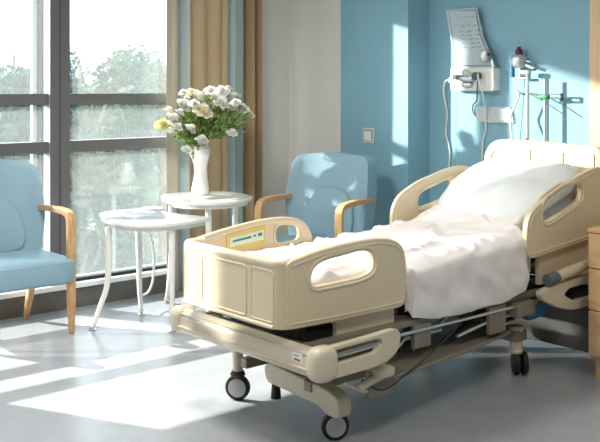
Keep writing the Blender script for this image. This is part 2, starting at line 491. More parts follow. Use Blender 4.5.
# ---------------------------------------------------------------- side tables
def table(name, label, outline, z, legs, extra, rimdrop):
    cx = sum(p[0] for p in outline)/len(outline); cy = sum(p[1] for p in outline)/len(outline)
    t = thing(name, label, 'table', (cx, cy, 0), 0, 'white leaf-shaped side tables')
    o2 = [(a-cx, c-cy) for a, c in outline]
    sm = [tuple(v) for v in rnd_poly(o2, [.14]*5+[.05 if len(extra) else .14]+[.14]*2, 8)]
    b = NB(); prism(b, sm, XY, z-.026, z); obj('tabletop', b, 'lacquer', t, bevel=.006)
    b = NB(); prism(b, shrink(sm, .035), XY, z-rimdrop, z-.027); obj('apron', b, 'lacquer', t, bevel=.003)
    for L in legs:
        b = NB(); q = [(x-cx, y-cy, zz) for x, y, zz in L]
        pts = catmull(q, 6); n = len(pts)
        tube(b, pts, [.024-.011*i/(n-1) for i in range(n)], 10, flat=1.0)
        lg = obj('leg', b, 'lacquer', t)
        fx, fy = q[-1][0], q[-1][1]
        b = NB(); lathe(b, [(.026, 0), (.026, .008), (.01, .014), (.009, .04)], (fx, fy, 0), 14); g_ = obj('foot_glide', b, 'chrome', t)
        g_.parent = lg
    for e in extra:
        b = NB(); tube(b, catmull([(x-cx, y-cy, zz) for x, y, zz in e], 8), .009, 8); obj('stretcher', b, 'lacquer', t)
    return t
table('side_table', 'lower white leaf-shaped side table with magazine, left of the vase table',
      [(3.30, 6.02), (3.13, 5.66), (3.13, 5.38), (3.28, 5.21), (3.52, 5.19), (3.76, 5.27), (3.66, 5.58), (3.66, 5.98)], .715,
      [[(3.165, 5.63, .66), (3.165, 5.63, .42), (3.15, 5.625, .27), (3.09, 5.615, .13), (3.045, 5.60, .05), (3.03, 5.60, .02)],
       [(3.47, 5.76, .66), (3.48, 5.76, .40), (3.48, 5.755, .2), (3.485, 5.75, .1), (3.49, 5.745, .02)],
       [(3.42, 5.25, .66), (3.415, 5.24, .4), (3.405, 5.225, .2), (3.40, 5.215, .02)]],
      [[(3.48, 5.755, .15), (3.54, 5.80, .125), (3.62, 5.86, .13), (3.68, 5.9, .2), (3.70, 5.92, .40), (3.62, 5.90, .66)]], .055)
table('side_table', 'taller white round-cornered side table carrying the flower vase',
      [(3.78, 5.99), (3.66, 5.72), (3.70, 5.45), (3.92, 5.30), (4.22, 5.38), (4.33, 5.62), (4.28, 5.96), (4.02, 6.04)], .80,
      [[(3.86, 5.46, .74), (3.86, 5.45, .4), (3.84, 5.43, .15), (3.82, 5.40, .02)],
       [(4.22, 5.62, .74), (4.22, 5.62, .4), (4.24, 5.62, .15), (4.27, 5.62, .02)],
       [(3.84, 5.90, .74), (3.84, 5.90, .4), (3.83, 5.92, .15), (3.82, 5.94, .02)]],
      [], .055)
# magazine & dish on the low table
t = thing('magazine', 'open pale magazine lying on the lower side table', 'magazine', (3.37, 5.64, .7155), math.radians(-30))
b = NB()
for s in (-1, 1):
    N = 8; rows = []
    for i in range(N+1):
        u = i/N; x = s*u*.20; z = .018*math.sin(u*PI)**.7+.003
        rows.append([b.verts.new((x, -.14, z)), b.verts.new((x, .14, z)), b.verts.new((x, .14, 0)), b.verts.new((x, -.14, 0))])
    for i in range(N):
        A, B = rows[i], rows[i+1]
        for k in range(4): b.faces.new((A[k], A[(k+1) % 4], B[(k+1) % 4], B[k]))
    b.faces.new(rows[-1]); b.faces.new(rows[0])
obj('pages', b, 'magazine', t)
b = NB(); box(b, -.15, -.06, -.07, .08, .0205, .022); box(b, .06, .15, -.03, .09, .0205, .022); obj('printed_picture', b, 'chart', t, smooth=False)
b = NB(); lathe(b, [(.035, 0), (.06, .008), (.078, .026), (.074, .032), (.05, .022), (.01, .018)], (3.585, 5.76, .7155), 28)
tag(obj('dish', b, 'ceramic'), 'small round white dish beside the magazine on the lower table', 'dish')

# ---------------------------------------------------------------- vase and bouquet
VX, VY, VZ = 4.03, 5.80, .8005
b = NB()
prof = [(.040, 0), (.064, .004), (.066, .03), (.056, .09), (.047, .16), (.053, .23), (.072, .29), (.077, .325), (.062, .36), (.045, .385), (.042, .40), (.036, .40), (.034, .37), (.03, .2), (.02, .02)]
_p = catmull([(r_, 0, z_) for r_, z_ in prof[:11]], 6); prof = [(q.x, q.z) for q in _p]+prof[11:]
lathe(b, prof, (VX, VY, VZ), 40, ripple=lambda th, z: 1+.04*math.sin(3*th+z*22)+.03*math.sin(z*190+2*math.sin(2*th))*(1 if z > .03 else 0))
tag(obj('vase', b, 'ceramic'), 'white textured hourglass vase on the taller side table', 'vase')

def vaseview(px, py, dd=0.):
    """point near the bouquet plane for a given direction"""
    c, s = math.cos(math.radians(49.2)), math.sin(math.radians(49.2))
    D0 = c*VX+s*VY + dd; l = (px-300)/945
    return Vector((D0*(c+s*l), D0*(s-c*l), 1.6-(py-87)*D0/945))
neck = Vector((VX, VY, VZ+.39))
def bloom(bm, c, r, n, mi=0, rnd=random, up=None):
    up = up or (Vector((0, 0, 1))+Vector((rnd.uniform(-.6, .6), rnd.uniform(-1, 0), 0))).normalized()
    q = Vector((0, 0, 1)).rotation_difference(up)
    for L in range(4):
        m = 5+L; rr = r*(.25+.25*L); h = r*(.75-.2*L); tilt = .25+.32*L
        for k in range(m):
            a = 2*PI*k/m+L*.7+rnd.uniform(-.2, .2)
            # petal grid 4x4
            G = []
            for i in range(5):
                v = i/4; row = []
                for j in range(5):
                    u = (j/4-.5)*2
                    w = r*(.42+.1*L)*math.sin(PI*(.18+.72*v))**.8
                    out_ = rr*(.15+.85*v**1.2)*(1 if v < .9 else 1.05)
                    z = h*math.sin(min(1, v*1.15)*PI/2)*(1-.25*L*.33*v)+.12*r*u*u
                    p = Vector((out_-abs(u)*r*.1, u*w, z-r*.3))
                    p.rotate(Matrix.Rotation(a, 3, 'Z').to_quaternion())
                    p.rotate(q); row.append(bm.verts.new(c+p))
                G.append(row)
            for i in range(4):
                for j in range(4): bm.faces.new((G[i][j], G[i][j+1], G[i+1][j+1], G[i+1][j])).material_index = mi
BL = [(203, 110, .062, 'petal_cream', 'large cream rose at the front centre of the bouquet', -.16),
      (163, 124, .052, 'petal_yellow', 'pale yellow bloom at the left tip of the bouquet', -.05),
      (174, 118, .048, 'petal', 'white bloom beside the yellow one at the left of the bouquet', -.10),
      (171, 131, .040, 'petal', 'white bloom below the yellow one, lower left of the bouquet', -.08),
      (184, 104, .050, 'petal', 'white bloom upper left of the large cream rose', -.10),
      (191, 93, .045, 'petal_cream', 'cream bloom near the top left of the bouquet', -.02),
      (200, 97, .052, 'petal', 'white bloom just above the large cream rose', -.08),
      (221, 91, .052, 'petal', 'white bloom at the top right of the bouquet', -.02),
      (222, 102, .050, 'petal', 'white bloom right of the large cream rose', -.12),
      (234, 96, .038, 'petal', 'small white bloom on the upper right of the bouquet', 0),
      (242, 108, .045, 'petal', 'white bloom on the right side of the bouquet', -.04),
      (249, 114, .036, 'petal_cream', 'small cream bloom at the right tip of the bouquet', 0),
      (191, 128, .038, 'petal', 'white bloom low on the left front of the bouquet', -.16),
      (187, 149, .032, 'petal', 'small white bloom drooping lowest beside the vase', -.12),
      (202, 139, .040, 'petal', 'white bloom at the vase mouth', -.15),
      (232, 132, .034, 'petal', 'small white bloom at the lower right of the bouquet', -.08),
      (210, 90, .040, 'petal', 'white bloom at the very top centre of the bouquet', .02),
      (183, 92, .028, 'petal', 'tiny white bud at the top left of the bouquet', 0),
      (169, 110, .036, 'petal', 'white bloom above the yellow one at the left', -.02),
      (178, 126, .034, 'petal', 'white bloom at the lower left between the stems', -.14),
      (214, 96, .034, 'petal', 'white bloom between the top centre and top right ones', -.12),
      (228, 88, .026, 'petal', 'small white bud at the top right', .02),
      (235, 102, .032, 'petal', 'small white bloom below the upper right one', -.12),
      (194, 103, .036, 'petal', 'white bloom directly left of the large cream rose', -.18),
      (180, 112, .032, 'petal', 'white bloom on the left shoulder of the bouquet', -.18),
      (212, 106, .036, 'petal_cream', 'small cream bloom tucked between the larger centre blooms', -.06)]
for i, (px, py, r, mt, lab, dd) in enumerate(BL):
    c = vaseview(px, py, dd); rn = random.Random(50+i)
    t = thing('white_flower', lab, 'flower', neck, 0, 'flowers in the white vase')
    b = NB(); bloom(b, c-neck, r*1.35, 4, rnd=rn); obj('bloom', b, mt, t)
    b = NB(); mid = (c-neck)*.5+Vector((0, 0, .03)); tube(b, catmull([(0+(rn.random()-.5)*.02, (rn.random()-.5)*.02, -.05), mid, c-neck-Vector((0, 0, r*.3))], 5), .0028, 6); obj('stem', b, 'stem', t)
GR = [(215, 118), (225, 122), (236, 120), (228, 112), (240, 127), (212, 128), (195, 118), (188, 138), (192, 148), (196, 135), (181, 126), (178, 134), (218, 108), (205, 122), (230, 128), (222, 132), (192, 108), (208, 100), (240, 116), (186, 118)]
def glab(px, py):
    return 'leafy green sprig ' + ('hanging over the left lip of the vase' if py > 132 and px < 200 else 'spreading to the right of the bouquet' if px > 212 else 'filling the left half of the bouquet')
for i, (px, py) in enumerate(GR):
    rn = random.Random(90+i); tip = vaseview(px, py, rn.uniform(-.12, .08))-neck
    t = thing('green_sprig', glab(px, py), 'foliage', neck, 0, 'green sprigs ' + glab(px, py)[18:])
    pts = catmull([(0, 0, -.05), tip*.5+Vector((0, 0, .03)), tip], 8)
    b = NB(); tube(b, pts, .002, 5); obj('stem', b, 'stem', t)
    b = NB()
    for _ in range(150):
        f = rn.uniform(.35, 1.0)
        p = pts[min(len(pts)-1, int(f*len(pts)))]+Vector((rn.gauss(0, .026), rn.gauss(0, .026), rn.gauss(0, .026)))
        L = rn.uniform(.022, .042); d = (tip.normalized()+Vector((rn.gauss(0, .6), rn.gauss(0, .6), rn.gauss(0, .6)))).normalized()
        s = d.cross(Vector((rn.gauss(0, 1), rn.gauss(0, 1), rn.gauss(0, 1)))).normalized(); nrm = d.cross(s)
        V = [b.verts.new(p), b.verts.new(p+d*L*.35+s*L*.2), b.verts.new(p+d*L*.7+s*L*.16), b.verts.new(p+d*L), b.verts.new(p+d*L*.7-s*L*.16), b.verts.new(p+d*L*.35-s*L*.2), b.verts.new(p+d*L*.5-nrm*L*.06)]
        for k in range(6): b.faces.new((V[k], V[(k+1) % 6], V[6]))
    obj('leaves', b, 'leaf', t, smooth=False)
# ---------------------------------------------------------------- hospital bed
BX, BY = 3.75, 3.5
bed = thing('hospital_bed', 'cream adjustable hospital bed with raised side rails and castors', 'bed', (BX, BY, 0))
def bobj(name, bm, m, parent=None, **k):
    bmesh.ops.translate(bm, verts=bm.verts, vec=(-BX, -BY, 0))
    return obj(name, bm, m, parent or bed, **k)
# footboard: curved plan wall
def plan(off, zc=0):
    X0 = 2.57+off; ya, yb = 3.875-off, 3.105+off; R = .05
    pts = []
    pts.append((2.70, ya))
    for k in range(9):
        a = k/8*PI/2; pts.append((X0+R-R*math.sin(a), ya-R+R*math.cos(a)))
    for k in range(9):
        a = k/8*PI/2; pts.append((X0+R-R*math.cos(a), yb+R-R*math.sin(a)))
    pts.append((2.62, yb))
    return pts
b = NB()
po, pi_ = plan(0), plan(.03)
rows = []
def crown(y): return .014*(1-((y-3.49)/.39)**2)*0
for (P_, z) in ((po, .557), (po, .838), (pi_, .838), (pi_, .557)):
    rows.append([b.verts.new((x, y, z)) for x, y in P_])
for k in range(4):
    A, B = rows[k], rows[(k+1) % 4]
    for i in range(len(A)-1): b.faces.new((A[i], A[i+1], B[i+1], B[i]))
b.faces.new([r[0] for r in rows]); b.faces.new([r[-1] for r in rows][::-1])
fb = bobj('footboard', b, 'bed', bevel=.004)
b = NB(); tube(b, [((a[0]+c[0])/2, (a[1]+c[1])/2, .836) for a, c in zip(po, pi_)], .0215, 12); bobj('top_rim', b, 'bed_trim')
b = NB()
def rectpath(y0, y1, z0, z1, x):
    q = rnd_poly([(y0, z0), (y1, z0), (y1, z1), (y0, z1)], .02, 4); return [(x, a, c) for a, c in q]
tube(b, rectpath(3.345, 3.685, .583, .805, 2.5715), .006, 8, closed=True)
tube(b, rectpath(3.155, 3.31, .583, .805, 2.571), .004, 8, closed=True)
tube(b, rectpath(3.72, 3.835, .583, .805, 2.571), .004, 8, closed=True)
tube(b, [(2.568, 3.15, .565), (2.568, 3.84, .565)], .009, 8)
bobj('molding', b, 'bed_trim')

def railmould(bm, poly, y, r, d=.03):
    q = shrink(poly, d); tube(bm, [(a, y, c) for a, c in q[::2]], r, 6, closed=True)
def side_rail(outer, inner, y0, y1, face, rs, mould=True):
    O = rnd_poly(outer, rs, 6); I = rnd_poly(inner, .045, 6)
    b = NB(); holed(b, O, I, XZ, y0, y1); r_ = bobj('side_rail', b, 'bed', bevel=.009, seg=3)
    b = NB()
    cx = sum(p[0] for p in inner)/len(inner); cy = sum(p[1] for p in inner)/len(inner)
    Ig = [tuple(v) for v in shrink(I, -.018)]
    for yy in (y0, y1):
        tube(b, [(a, yy, c) for a, c in Ig[::2]], .007, 6, closed=True)
        tube(b, [(a, yy, c) for a, c in shrink(O, .024)[::2]], .0045, 6, closed=True)
    m_ = bobj('rail_molding', b, 'bed_trim'); m_.parent = r_
    return r_
footO = [(2.60, .557), (2.60, .848), (2.79, .882), (3.00, .897), (3.20, .897), (3.33, .85), (3.352, .74), (3.345, .55), (3.1, .548), (2.8, .55)]
footI = [(2.735, .722), (2.745, .798), (2.80, .828), (3.05, .850), (3.125, .832), (3.125, .748), (3.04, .728)]
rs = [.02, .02, .08, .1, .12, .10, .05, .05, .05, .05]
side_rail(footO, footI, 3.095, 3.128, 3.095, rs)
fI2 = [(3.165, .772), (3.165, .855), (3.20, .868), (3.30, .858), (3.325, .83), (3.325, .775)]
fO2 = [(2.60, .557), (2.60, .842), (2.83, .884), (3.05, .91), (3.22, .912), (3.36, .885), (3.425, .79), (3.42, .55), (3.1, .548), (2.8, .55)]
frail = side_rail(fO2, fI2, 3.855, 3.885, 3.855, rs)
# yellow instruction label on the inside of the far foot rail
def wedge(b, x0, x1, y, za0, za1, zb0, zb1, th, mi=0):
    V = [b.verts.new((x, yy, z)) for yy in (y, y-th) for x, z in ((x0, za0), (x1, zb0), (x1, zb1), (x0, za1))]
    for q in ((0, 1, 2, 3), (7, 6, 5, 4), (0, 4, 5, 1), (1, 5, 6, 2), (2, 6, 7, 3), (3, 7, 4, 0)): b.faces.new([V[i] for i in q]).material_index = mi
b = NB(); wedge(b, 2.835, 3.085, 3.8535, .768, .852, .778, .880, .003)
l_ = bobj('instruction_label', b, 'yellow', frail, smooth=False); l_['label'] = 'yellow and mint instruction label'
b = NB(); wedge(b, 2.855, 3.07, 3.8495, .790, .835, .806, .858, .002); l2 = bobj('label_panel', b, 'mint', frail, smooth=False)
b = NB(); wedge(b, 2.87, 2.99, 3.8470, .812, .822, .823, .833, .001); wedge(b, 3.005, 3.02, 3.8470, .826, .836, .828, .838, .001); wedge(b, 3.035, 3.06, 3.8470, .826, .842, .829, .845, .001)
bobj('label_writing', b, 'green_ink', frail, smooth=False)
# headboard
hb_o = rnd_poly([(3.06, .45), (3.06, 1.245), (3.50, 1.262), (3.86, 1.262), (3.94, 1.16), (3.94, .45)], [.02, .06, .1, .09, .06, .02], 6)
b = NB(); prism(b, hb_o, YZ, 5.0, 5.04); hb = bobj('headboard', b, 'bed', bevel=.012, seg=3)
b = NB(); tube(b, [(4.998, y, z) for y, z in shrink(hb_o, .055)[:]], .006, 6, closed=True)
for y in (3.57, 3.33): tube(b, [(4.998, y, 1.205), (4.998, y, .8)], .006, 8)
bobj('molding', b, 'bed_trim')
# head side rails
nO = [(4.255, .78), (4.275, .90), (4.36, .955), (4.60, 1.045), (4.84, 1.112), (4.97, 1.135), (5.06, 1.10), (5.08, .95), (5.05, .73), (4.9, .716), (4.5, .683), (4.30, .665), (4.26, .70)]
nI = [(4.405, .875), (4.415, .965), (4.60, 1.030), (4.75, 1.045), (4.795, 1.015), (4.775, .95), (4.60, .895), (4.45, .848)]
rsn = [.06, .06, .1, .1, .1, .05, .06, .08, .04, .1, .1, .04, .05]
side_rail(nO, nI, 3.06, 3.095, 3.06, rsn)
dO = [(4.10, .70), (4.10, .87), (4.16, .95), (4.32, 1.02), (4.62, 1.09), (4.80, 1.10), (4.90, 1.03), (4.92, .85), (4.90, .72), (4.5, .70)]
dI = [(4.33, .868), (4.33, .925), (4.37, .955), (4.62, 1.018), (4.66, 1.0), (4.66, .925), (4.60, .905), (4.36, .862)]
side_rail(dO, dI, 3.905, 3.935, 3.905, .06)
# rail carriers under the rails
for (x0, x1, y0, y1, z0, z1) in ((2.93, 3.31, 3.14, 3.17, .46, .60), (2.93, 3.31, 3.82, 3.85, .46, .60), (4.43, 4.95, 3.10, 3.13, .50, .70), (4.37, 4.95, 3.87, 3.90, .50, .75)):
    b = NB(); box(b, x0, x1, y0, y1, z0, z1); bobj('rail_carrier', b, 'bed', bevel=.006)
# foot bumper
b = NB()
prof = rnd_poly([(2.67, .385), (2.625, .376), (2.610, .40), (2.618, .425), (2.618, .462), (2.632, .482), (2.65, .496), (2.67, .496)], .012, 3)
prism(b, prof, lambda a, c, d: (a, d, c), 2.97, 3.965)
bp_ = bobj('foot_bumper', b, 'bump')
b = NB(); tube(b, [(2.611, 2.98, .412), (2.611, 3.96, .412)], .006, 8); tube(b, [(2.622, 2.98, .474), (2.622, 3.96, .474)], .005, 8); c_ = bobj('bumper_molding', b, 'bump'); c_.parent = bp_
b = NB()
b.free()
for yy in (2.945, 3.985):
    b = NB(); superbox(b, 2.665, yy, .437, .13, .10, .15 if yy < 3 else .13, .6, 20, 14)
    bobj('bumper_cap', b, 'bump')
b = NB()
O = rnd_poly([(2.64, .370), (2.64, .508), (2.95, .515), (3.09, .522), (3.118, .49), (3.10, .42), (3.04, .385), (2.94, .372)], [.02, .03, .05, .03, .02, .05, .05, .05], 5)
I = rnd_poly([(2.68, .434), (2.68, .490), (2.98, .496), (3.00, .47), (2.95, .438)], .015, 4)
holed(b, O, I, XZ, 2.912, 2.95); bobj('grab_handle', b, 'bump', bevel=.009, seg=3)
b = NB(); tube(b, [(2.69, 2.925, .462), (2.97, 2.925, .470)], .011, 10); bobj('chrome_bar', b, 'chrome')['label'] = 'chrome bar inside the grab handle'
b = NB(); box(b, 2.70, 3.01, 2.952, 2.965, .42, .478); box(b, 2.66, 3.0, 2.965, 3.10, .40, .44); bobj('handle_backing', b, 'frame_metal', bevel=.004)
b = NB(); box(b, 2.6165, 2.6180, 3.015, 3.085, .430, .470); s_ = bobj('rating_sticker', b, 'paper', smooth=False); s_['label'] = 'small white sticker with a red line'
b = NB(); box(b, 2.6155, 2.6166, 3.03, 3.07, .436, .444); box(b, 2.6155, 2.6166, 3.04, 3.07, .455, .459, 0); q_ = bobj('sticker_print', b, 'red_ink', smooth=False); q_.parent = s_
# lower handle at the head, near side
b = NB()
O = rnd_poly([(4.27, .50), (4.30, .455), (4.46, .385), (4.60, .355), (5.0, .36), (5.0, .53), (4.40, .525)], [.02, .02, .05, .05, .02, .02, .03], 5)
I = rnd_poly([(4.50, .455), (4.60, .405), (4.93, .41), (4.93, .49), (4.55, .485)], .02, 4)
holed(b, O, I, XZ, 2.985, 3.025); bobj('grab_handle', b, 'bump', bevel=.012, seg=3)
b = NB(); tube(b, [(4.345, 2.99, .555), (4.43, 2.99, .562)], .032, 16); bobj('knob', b, 'dark_grey')['label'] = 'dark blue-grey end knob'
b = NB(); tube(b, [(4.42, 2.99, .562), (4.75, 2.99, .60), (5.0, 2.99, .625)], .030, 16); bobj('release_lever', b, 'bump')
# undercarriage
b = NB()
for y in (3.10, 3.86): box(b, 2.70, 5.0, y, y+.04, .445, .475)
for x in (2.72, 3.45, 4.2, 4.96): box(b, x, x+.04, 3.14, 3.86, .43, .47)
bobj('bed_frame', b, 'frame_metal', bevel=.004)
b = NB(); tube(b, [(3.15, 3.09, .42), (4.35, 3.09, .418)], .008, 8); bobj('rail_guide', b, 'steel')
for q in ([(3.22, 3.12, .30), (3.36, 3.12, .385), (3.62, 3.12, .385)], [(3.75, 3.12, .33), (4.05, 3.12, .37), (4.25, 3.12, .37)], [(3.5, 3.2, .29), (3.8, 3.2, .43)]):
    b = NB(); tube(b, q, .009, 8); bobj('linkage_rod', b, 'steel')
for q in ((3.40, 3.52, 3.09, 3.12, .33, .45), (3.98, 4.12, 3.09, 3.12, .30, .45), (4.18, 4.34, 3.06, 3.20, .36, .44)):
    b = NB(); box(b, *q); bobj('pivot_plate', b, 'frame_metal', bevel=.008)
b = NB(); box(b, 2.68, 4.25, 3.15, 3.85, .545, .565)
R = Matrix.Translation((4.25, 0, .555)) @ Matrix.Rotation(-math.radians(21), 4, 'Y')
box(b, 0, .78, 3.15, 3.85, -.01, .01, M4=R)
box(b, 2.75, 2.8, 3.2, 3.8, .475, .545); box(b, 4.15, 4.2, 3.2, 3.8, .475, .545); box(b, 3.4, 3.45, 3.2, 3.8, .475, .545)
bobj('mattress_deck', b, 'dark_metal', bevel=.003)
b = NB()
for y in (3.24, 3.72): box(b, 2.86, 4.42, y, y+.05, .20, .25)
box(b, 4.30, 4.40, 3.16, 3.92, .19, .25)
bobj('chassis', b, 'frame_metal', bevel=.006)
b = NB()
O = rnd_poly([(3.12, 2.99), (3.75, 3.06), (4.28, 3.15), (4.28, 3.62), (3.10, 3.62)], .08, 5)
prism(b, O, XY, .255, .275); box(b, 3.0, 3.18, 3.0, 3.03, .20, .32)
bobj('chassis_cover', b, 'frame_metal', bevel=.006)
b = NB()
for y in (3.22, 3.76):
    tube(b, [(3.02, y, .27), (3.42, y, .43)], .02, 8); tube(b, [(3.75, y, .27), (4.18, y, .43)], .02, 8)
    tube(b, [(3.42, y, .30), (3.02, y, .42)], .012, 8)
tube(b, [(3.2, 3.5, .33), (3.75, 3.5, .36)], .028, 12); tube(b, [(3.75, 3.5, .36), (4.1, 3.5, .42)], .016, 12)
bobj('lifting_arm', b, 'dark_metal')
for q in ((4.2, 4.42, 3.25, 3.5, .28, .42), (3.5, 3.62, 3.2, 3.32, .30, .42), (2.78, 3.0, 3.2, 3.75, .40, .5)):
    b = NB(); box(b, *q); bobj('motor_box', b, 'dark_metal', bevel=.01)
b = NB(); tube(b, catmull([(2.95, 3.0, .30), (3.05, 2.97, .24), (3.25, 3.0, .27), (3.45, 3.02, .33), (3.7, 3.05, .42)], 6), .004, 6); bobj('cable', b, 'dark_metal')
b = NB(); box(b, 4.90, 4.95, 3.02, 3.96, .04, .43); bobj('added_dark_panel', b, 'dark_metal', bevel=.01)  # added dark panel, hides the bright wall and stands in for shade
b = NB(); box(b, 4.46, 4.88, 3.30, 3.80, .30, .43); bobj('battery_box', b, 'dark_metal', bevel=.01)
# foot cross arm
b = NB()
prof = rnd_poly([(3.06, .12), (3.06, .205), (3.13, .235), (3.56, .27), (3.60, .24), (3.58, .17), (3.2, .15), (3.15, .12)], .03, 4)
prism(b, prof, YZ, 2.87, 2.95); bobj('cross_arm', b, 'bump', bevel=.01, seg=3)
b = NB(); tube(b, [(2.91, 3.55, .09), (2.91, 3.55, .18)], [.026, .018], 12); bobj('brake_pad', b, 'black')
b = NB(); superbox(b, 3.08, 3.01, .31, .12, .10, .05, .5); tube(b, [(2.92, 2.99, .27), (3.13, 2.99, .31)], .018, 10); tube(b, [(2.85, 3.0, .30), (2.98, 3.0, .24)], .010, 8)
bobj('brake_pedal', b, 'bump')
for (x, y) in ((2.93, 3.45),):
    b = NB(); tube(b, [(x, y, .24), (x+.02, y, .44)], .028, 12); bobj('leg_column', b, 'bump')
def caster(x, y, ax, ztop, cover=True, dark=False):
    root = bpy.data.objects.new('caster', None); COL.objects.link(root); root.parent = bed; root.location = (x-BX, y-BY, 0)
    a = Vector(ax).normalized(); r = .064
    b = NB()
    lathe(b, [(.045, -.017), (r-.008, -.017), (r, -.011), (r, .011), (r-.008, .017), (.045, .017)], Vector((0, 0, r)), 36, axis=a)
    obj('wheel', b, 'black', root)
    b = NB()
    lathe(b, [(.035, -.021), (.047, -.0185), (.047, .0185), (.035, .021)], Vector((0, 0, r)), 30, axis=a)
    obj('wheel_cover', b, 'black' if dark else 'grey_disc', root)
    if dark:
        b = NB()
        lathe(b, [(.045, .03), (r-.006, .03), (r, .036), (r, .054), (r-.006, .06), (.045, .06)], Vector((0, 0, r)), 36, axis=a); obj('wheel', b, 'black', root)
    s = a.cross(Vector((0, 0, 1)))
    b = NB(); tube(b, [(0, 0, r*2+.004), (0, 0, ztop)], [.022, .026], 14) ; lathe(b, [(.034, 0), (.04, .012), (.03, .03)], (0, 0, 2*r-.008), 18)
    obj('swivel_housing', b, 'dark_metal' if ztop < .17 else 'bump', root)
    return root
caster(2.92, 3.14, (-.45, -.89, 0), .17)
caster(2.92, 3.87, (-.80, -.60, 0), .16)
b = NB(); tube(b, [(2.92, 3.87, .15), (2.92, 3.87, .40)], [.026, .034], 14); bobj('leg_column', b, 'bump')
caster(4.35, 3.20, (.757, -.653, 0), .20, dark=True)
b = NB(); tube(b, [(4.35, 3.20, .13), (4.35, 3.20, .27)], [.034, .042], 16); bobj('leg_column', b, 'bump')
caster(4.35, 3.87, (.757, -.653, 0), .20, dark=True)

# ---------------------------------------------------------------- mattress, sheet, pillow
def ztop(x):
    if x < 3.2: z = .725+.02*(x-2.66)/.54
    elif x < 4.2: z = .745+.05*(x-3.2)
    else:
        z = .795+(x-4.2)*.385*min(1, (x-4.2)/.12+.2)
    return z
b = NB(); rows = []
xs = [2.66+2.30*i/40 for i in range(41)]
for x in xs:
    zt = ztop(x)-.012; th = .14
    zb = max(.568, zt-th) if x < 4.25 else .568+(x-4.25)*.385+.004
    prof = rnd_poly([(3.17, zb), (3.17, zt), (3.84, zt), (3.84, zb)], .035, 4)
    rows.append([b.verts.new((x, y, z)) for y, z in prof])
for A, B in zip(rows, rows[1:]):
    n = len(A)
    for i in range(n): b.faces.new((A[i], A[(i+1) % n], B[(i+1) % n], B[i]))
b.faces.new(rows[0]); b.faces.new(rows[-1][::-1])
tag(obj('mattress', b, 'mattress'), 'thick mattress under the white sheet on the hospital bed', 'mattress')

def smooth(a, c, x):
    t = max(0, min(1, (x-a)/(c-a))); return t*t*(3-2*t)
b = NB(); NU, NV = 200, 120; G = []
for i in range(NU+1):
    x = 2.665+(4.92-2.665)*i/NU
    zt = ztop(x)
    out = smooth(3.352, 3.375, x)*(1-smooth(4.28, 4.31, x))      # how far the drape hangs outside
    hemz = .490 - .03*smooth(3.36, 3.6, x) + .035*smooth(4.0, 4.3, x)
    hem = hemz*out+(.60 if x < 4.0 else .64)*(1-out)
    if x > 4.3: hem = max(hem, zt-.12) if x > 4.42 else .57
    yn = 3.075*out+3.148*(1-out)
    prof = catmull([(0, 3.858, max(zt-.13, .6)), (0, 3.860, zt-.05), (0, 3.835, zt+.003), (0, 3.74, zt+.012), (0, 3.50, zt+.014), (0, 3.28, zt+.010), (0, 3.185*(1-out)+3.17*out, zt+.004), (0, yn+.012, zt-.035), (0, yn-.004*out, zt-.10), (0, yn-.004*out, (zt-.1)*.4+hem*.6), (0, yn+.012*out, hem)], 14)
    L = [0]
    for p, q in zip(prof, prof[1:]): L.append(L[-1]+(q-p).length)
    row = []; k = 0
    for j in range(NV+1):
        s = L[-1]*j/NV
        while k < len(L)-2 and L[k+1] < s: k += 1
        t = (s-L[k])/max(1e-9, L[k+1]-L[k]); p = prof[k].lerp(prof[k+1], t)
        y, z = p.y, p.z
        # wrinkles
        nz = noise.noise(Vector((x*14-y*4, y*5+x*3, 9)))*.005+noise.noise(Vector((x*5, y*6, 0)))*.010+noise.noise(Vector((x*12+3*y, y*9-x*5, 3)))*.006
        rid = abs(noise.noise(Vector((x*3.2+y*3, y*4-x*2, 7))))
        top = smooth(zt-.05, zt, z)
        z += top*(nz + .020*max(0, .12-rid)/.12*(1 if x > 2.8 else .3))
        if x < 3.45 and y > 3.4: z += top*.035*max(0, noise.noise(Vector((x*7, y*5, 11))))
        drop = (1-top)*(1 if y < 3.4 else 0)*out
        dz = max(0, (zt-z))/.3
        fold = math.sin(x*21+2.6*math.sin(x*6)+z*12)*.007+noise.noise(Vector((x*7+z*5, z*6-x*3, 20)))*.022+noise.noise(Vector((x*15+z*9, z*9, 4)))*.008
        y -= drop*(.008+(fold)*min(1, .35+dz))
        z += drop*noise.noise(Vector((x*5, 0, 33)))*.012*dz
        row.append(b.verts.new((x, y, z)))
    G.append(row)
for i in range(NU):
    for j in range(NV): b.faces.new((G[i][j], G[i+1][j], G[i+1][j+1], G[i][j+1]))
o = obj('bed_sheet', b, 'sheet'); 
tag(o, 'rumpled white sheet draped over the mattress and near side of the bed', 'sheet')

b = NB()
def pf(p):
    u, v = p.x/.33, p.y/.36
    edge = max(abs(u), abs(v))
    p.z *= (1-.55*max(0, abs(u)**3)*.7-.3*abs(v)**4)
    p.z += .022*noise.noise(Vector((p.x*5, p.y*5, p.z*3)))+.008*noise.noise(Vector((p.x*9, p.y*14, 2)))
    p.x *= 1+.09*v*v; p.y *= 1+.09*u*u
    p.z += .008*math.sin(p.y*26+p.x*9+3*noise.noise(Vector((p.x*4, p.y*4, 1))))*(1-abs(u))*(1 if p.z > 0 else 0)
    if p.z < 0: p.z *= .55
    return p
superbox(b, 0, 0, 0, .70, .76, .26, .72, 80, 48, pf)
o = obj('pillow', b, 'pillow'); o.location = (4.66, 3.485, .98); o.rotation_euler = (0, -math.radians(23), 0)
tag(o, 'plump white pillow leaning on the raised head of the bed', 'pillow')

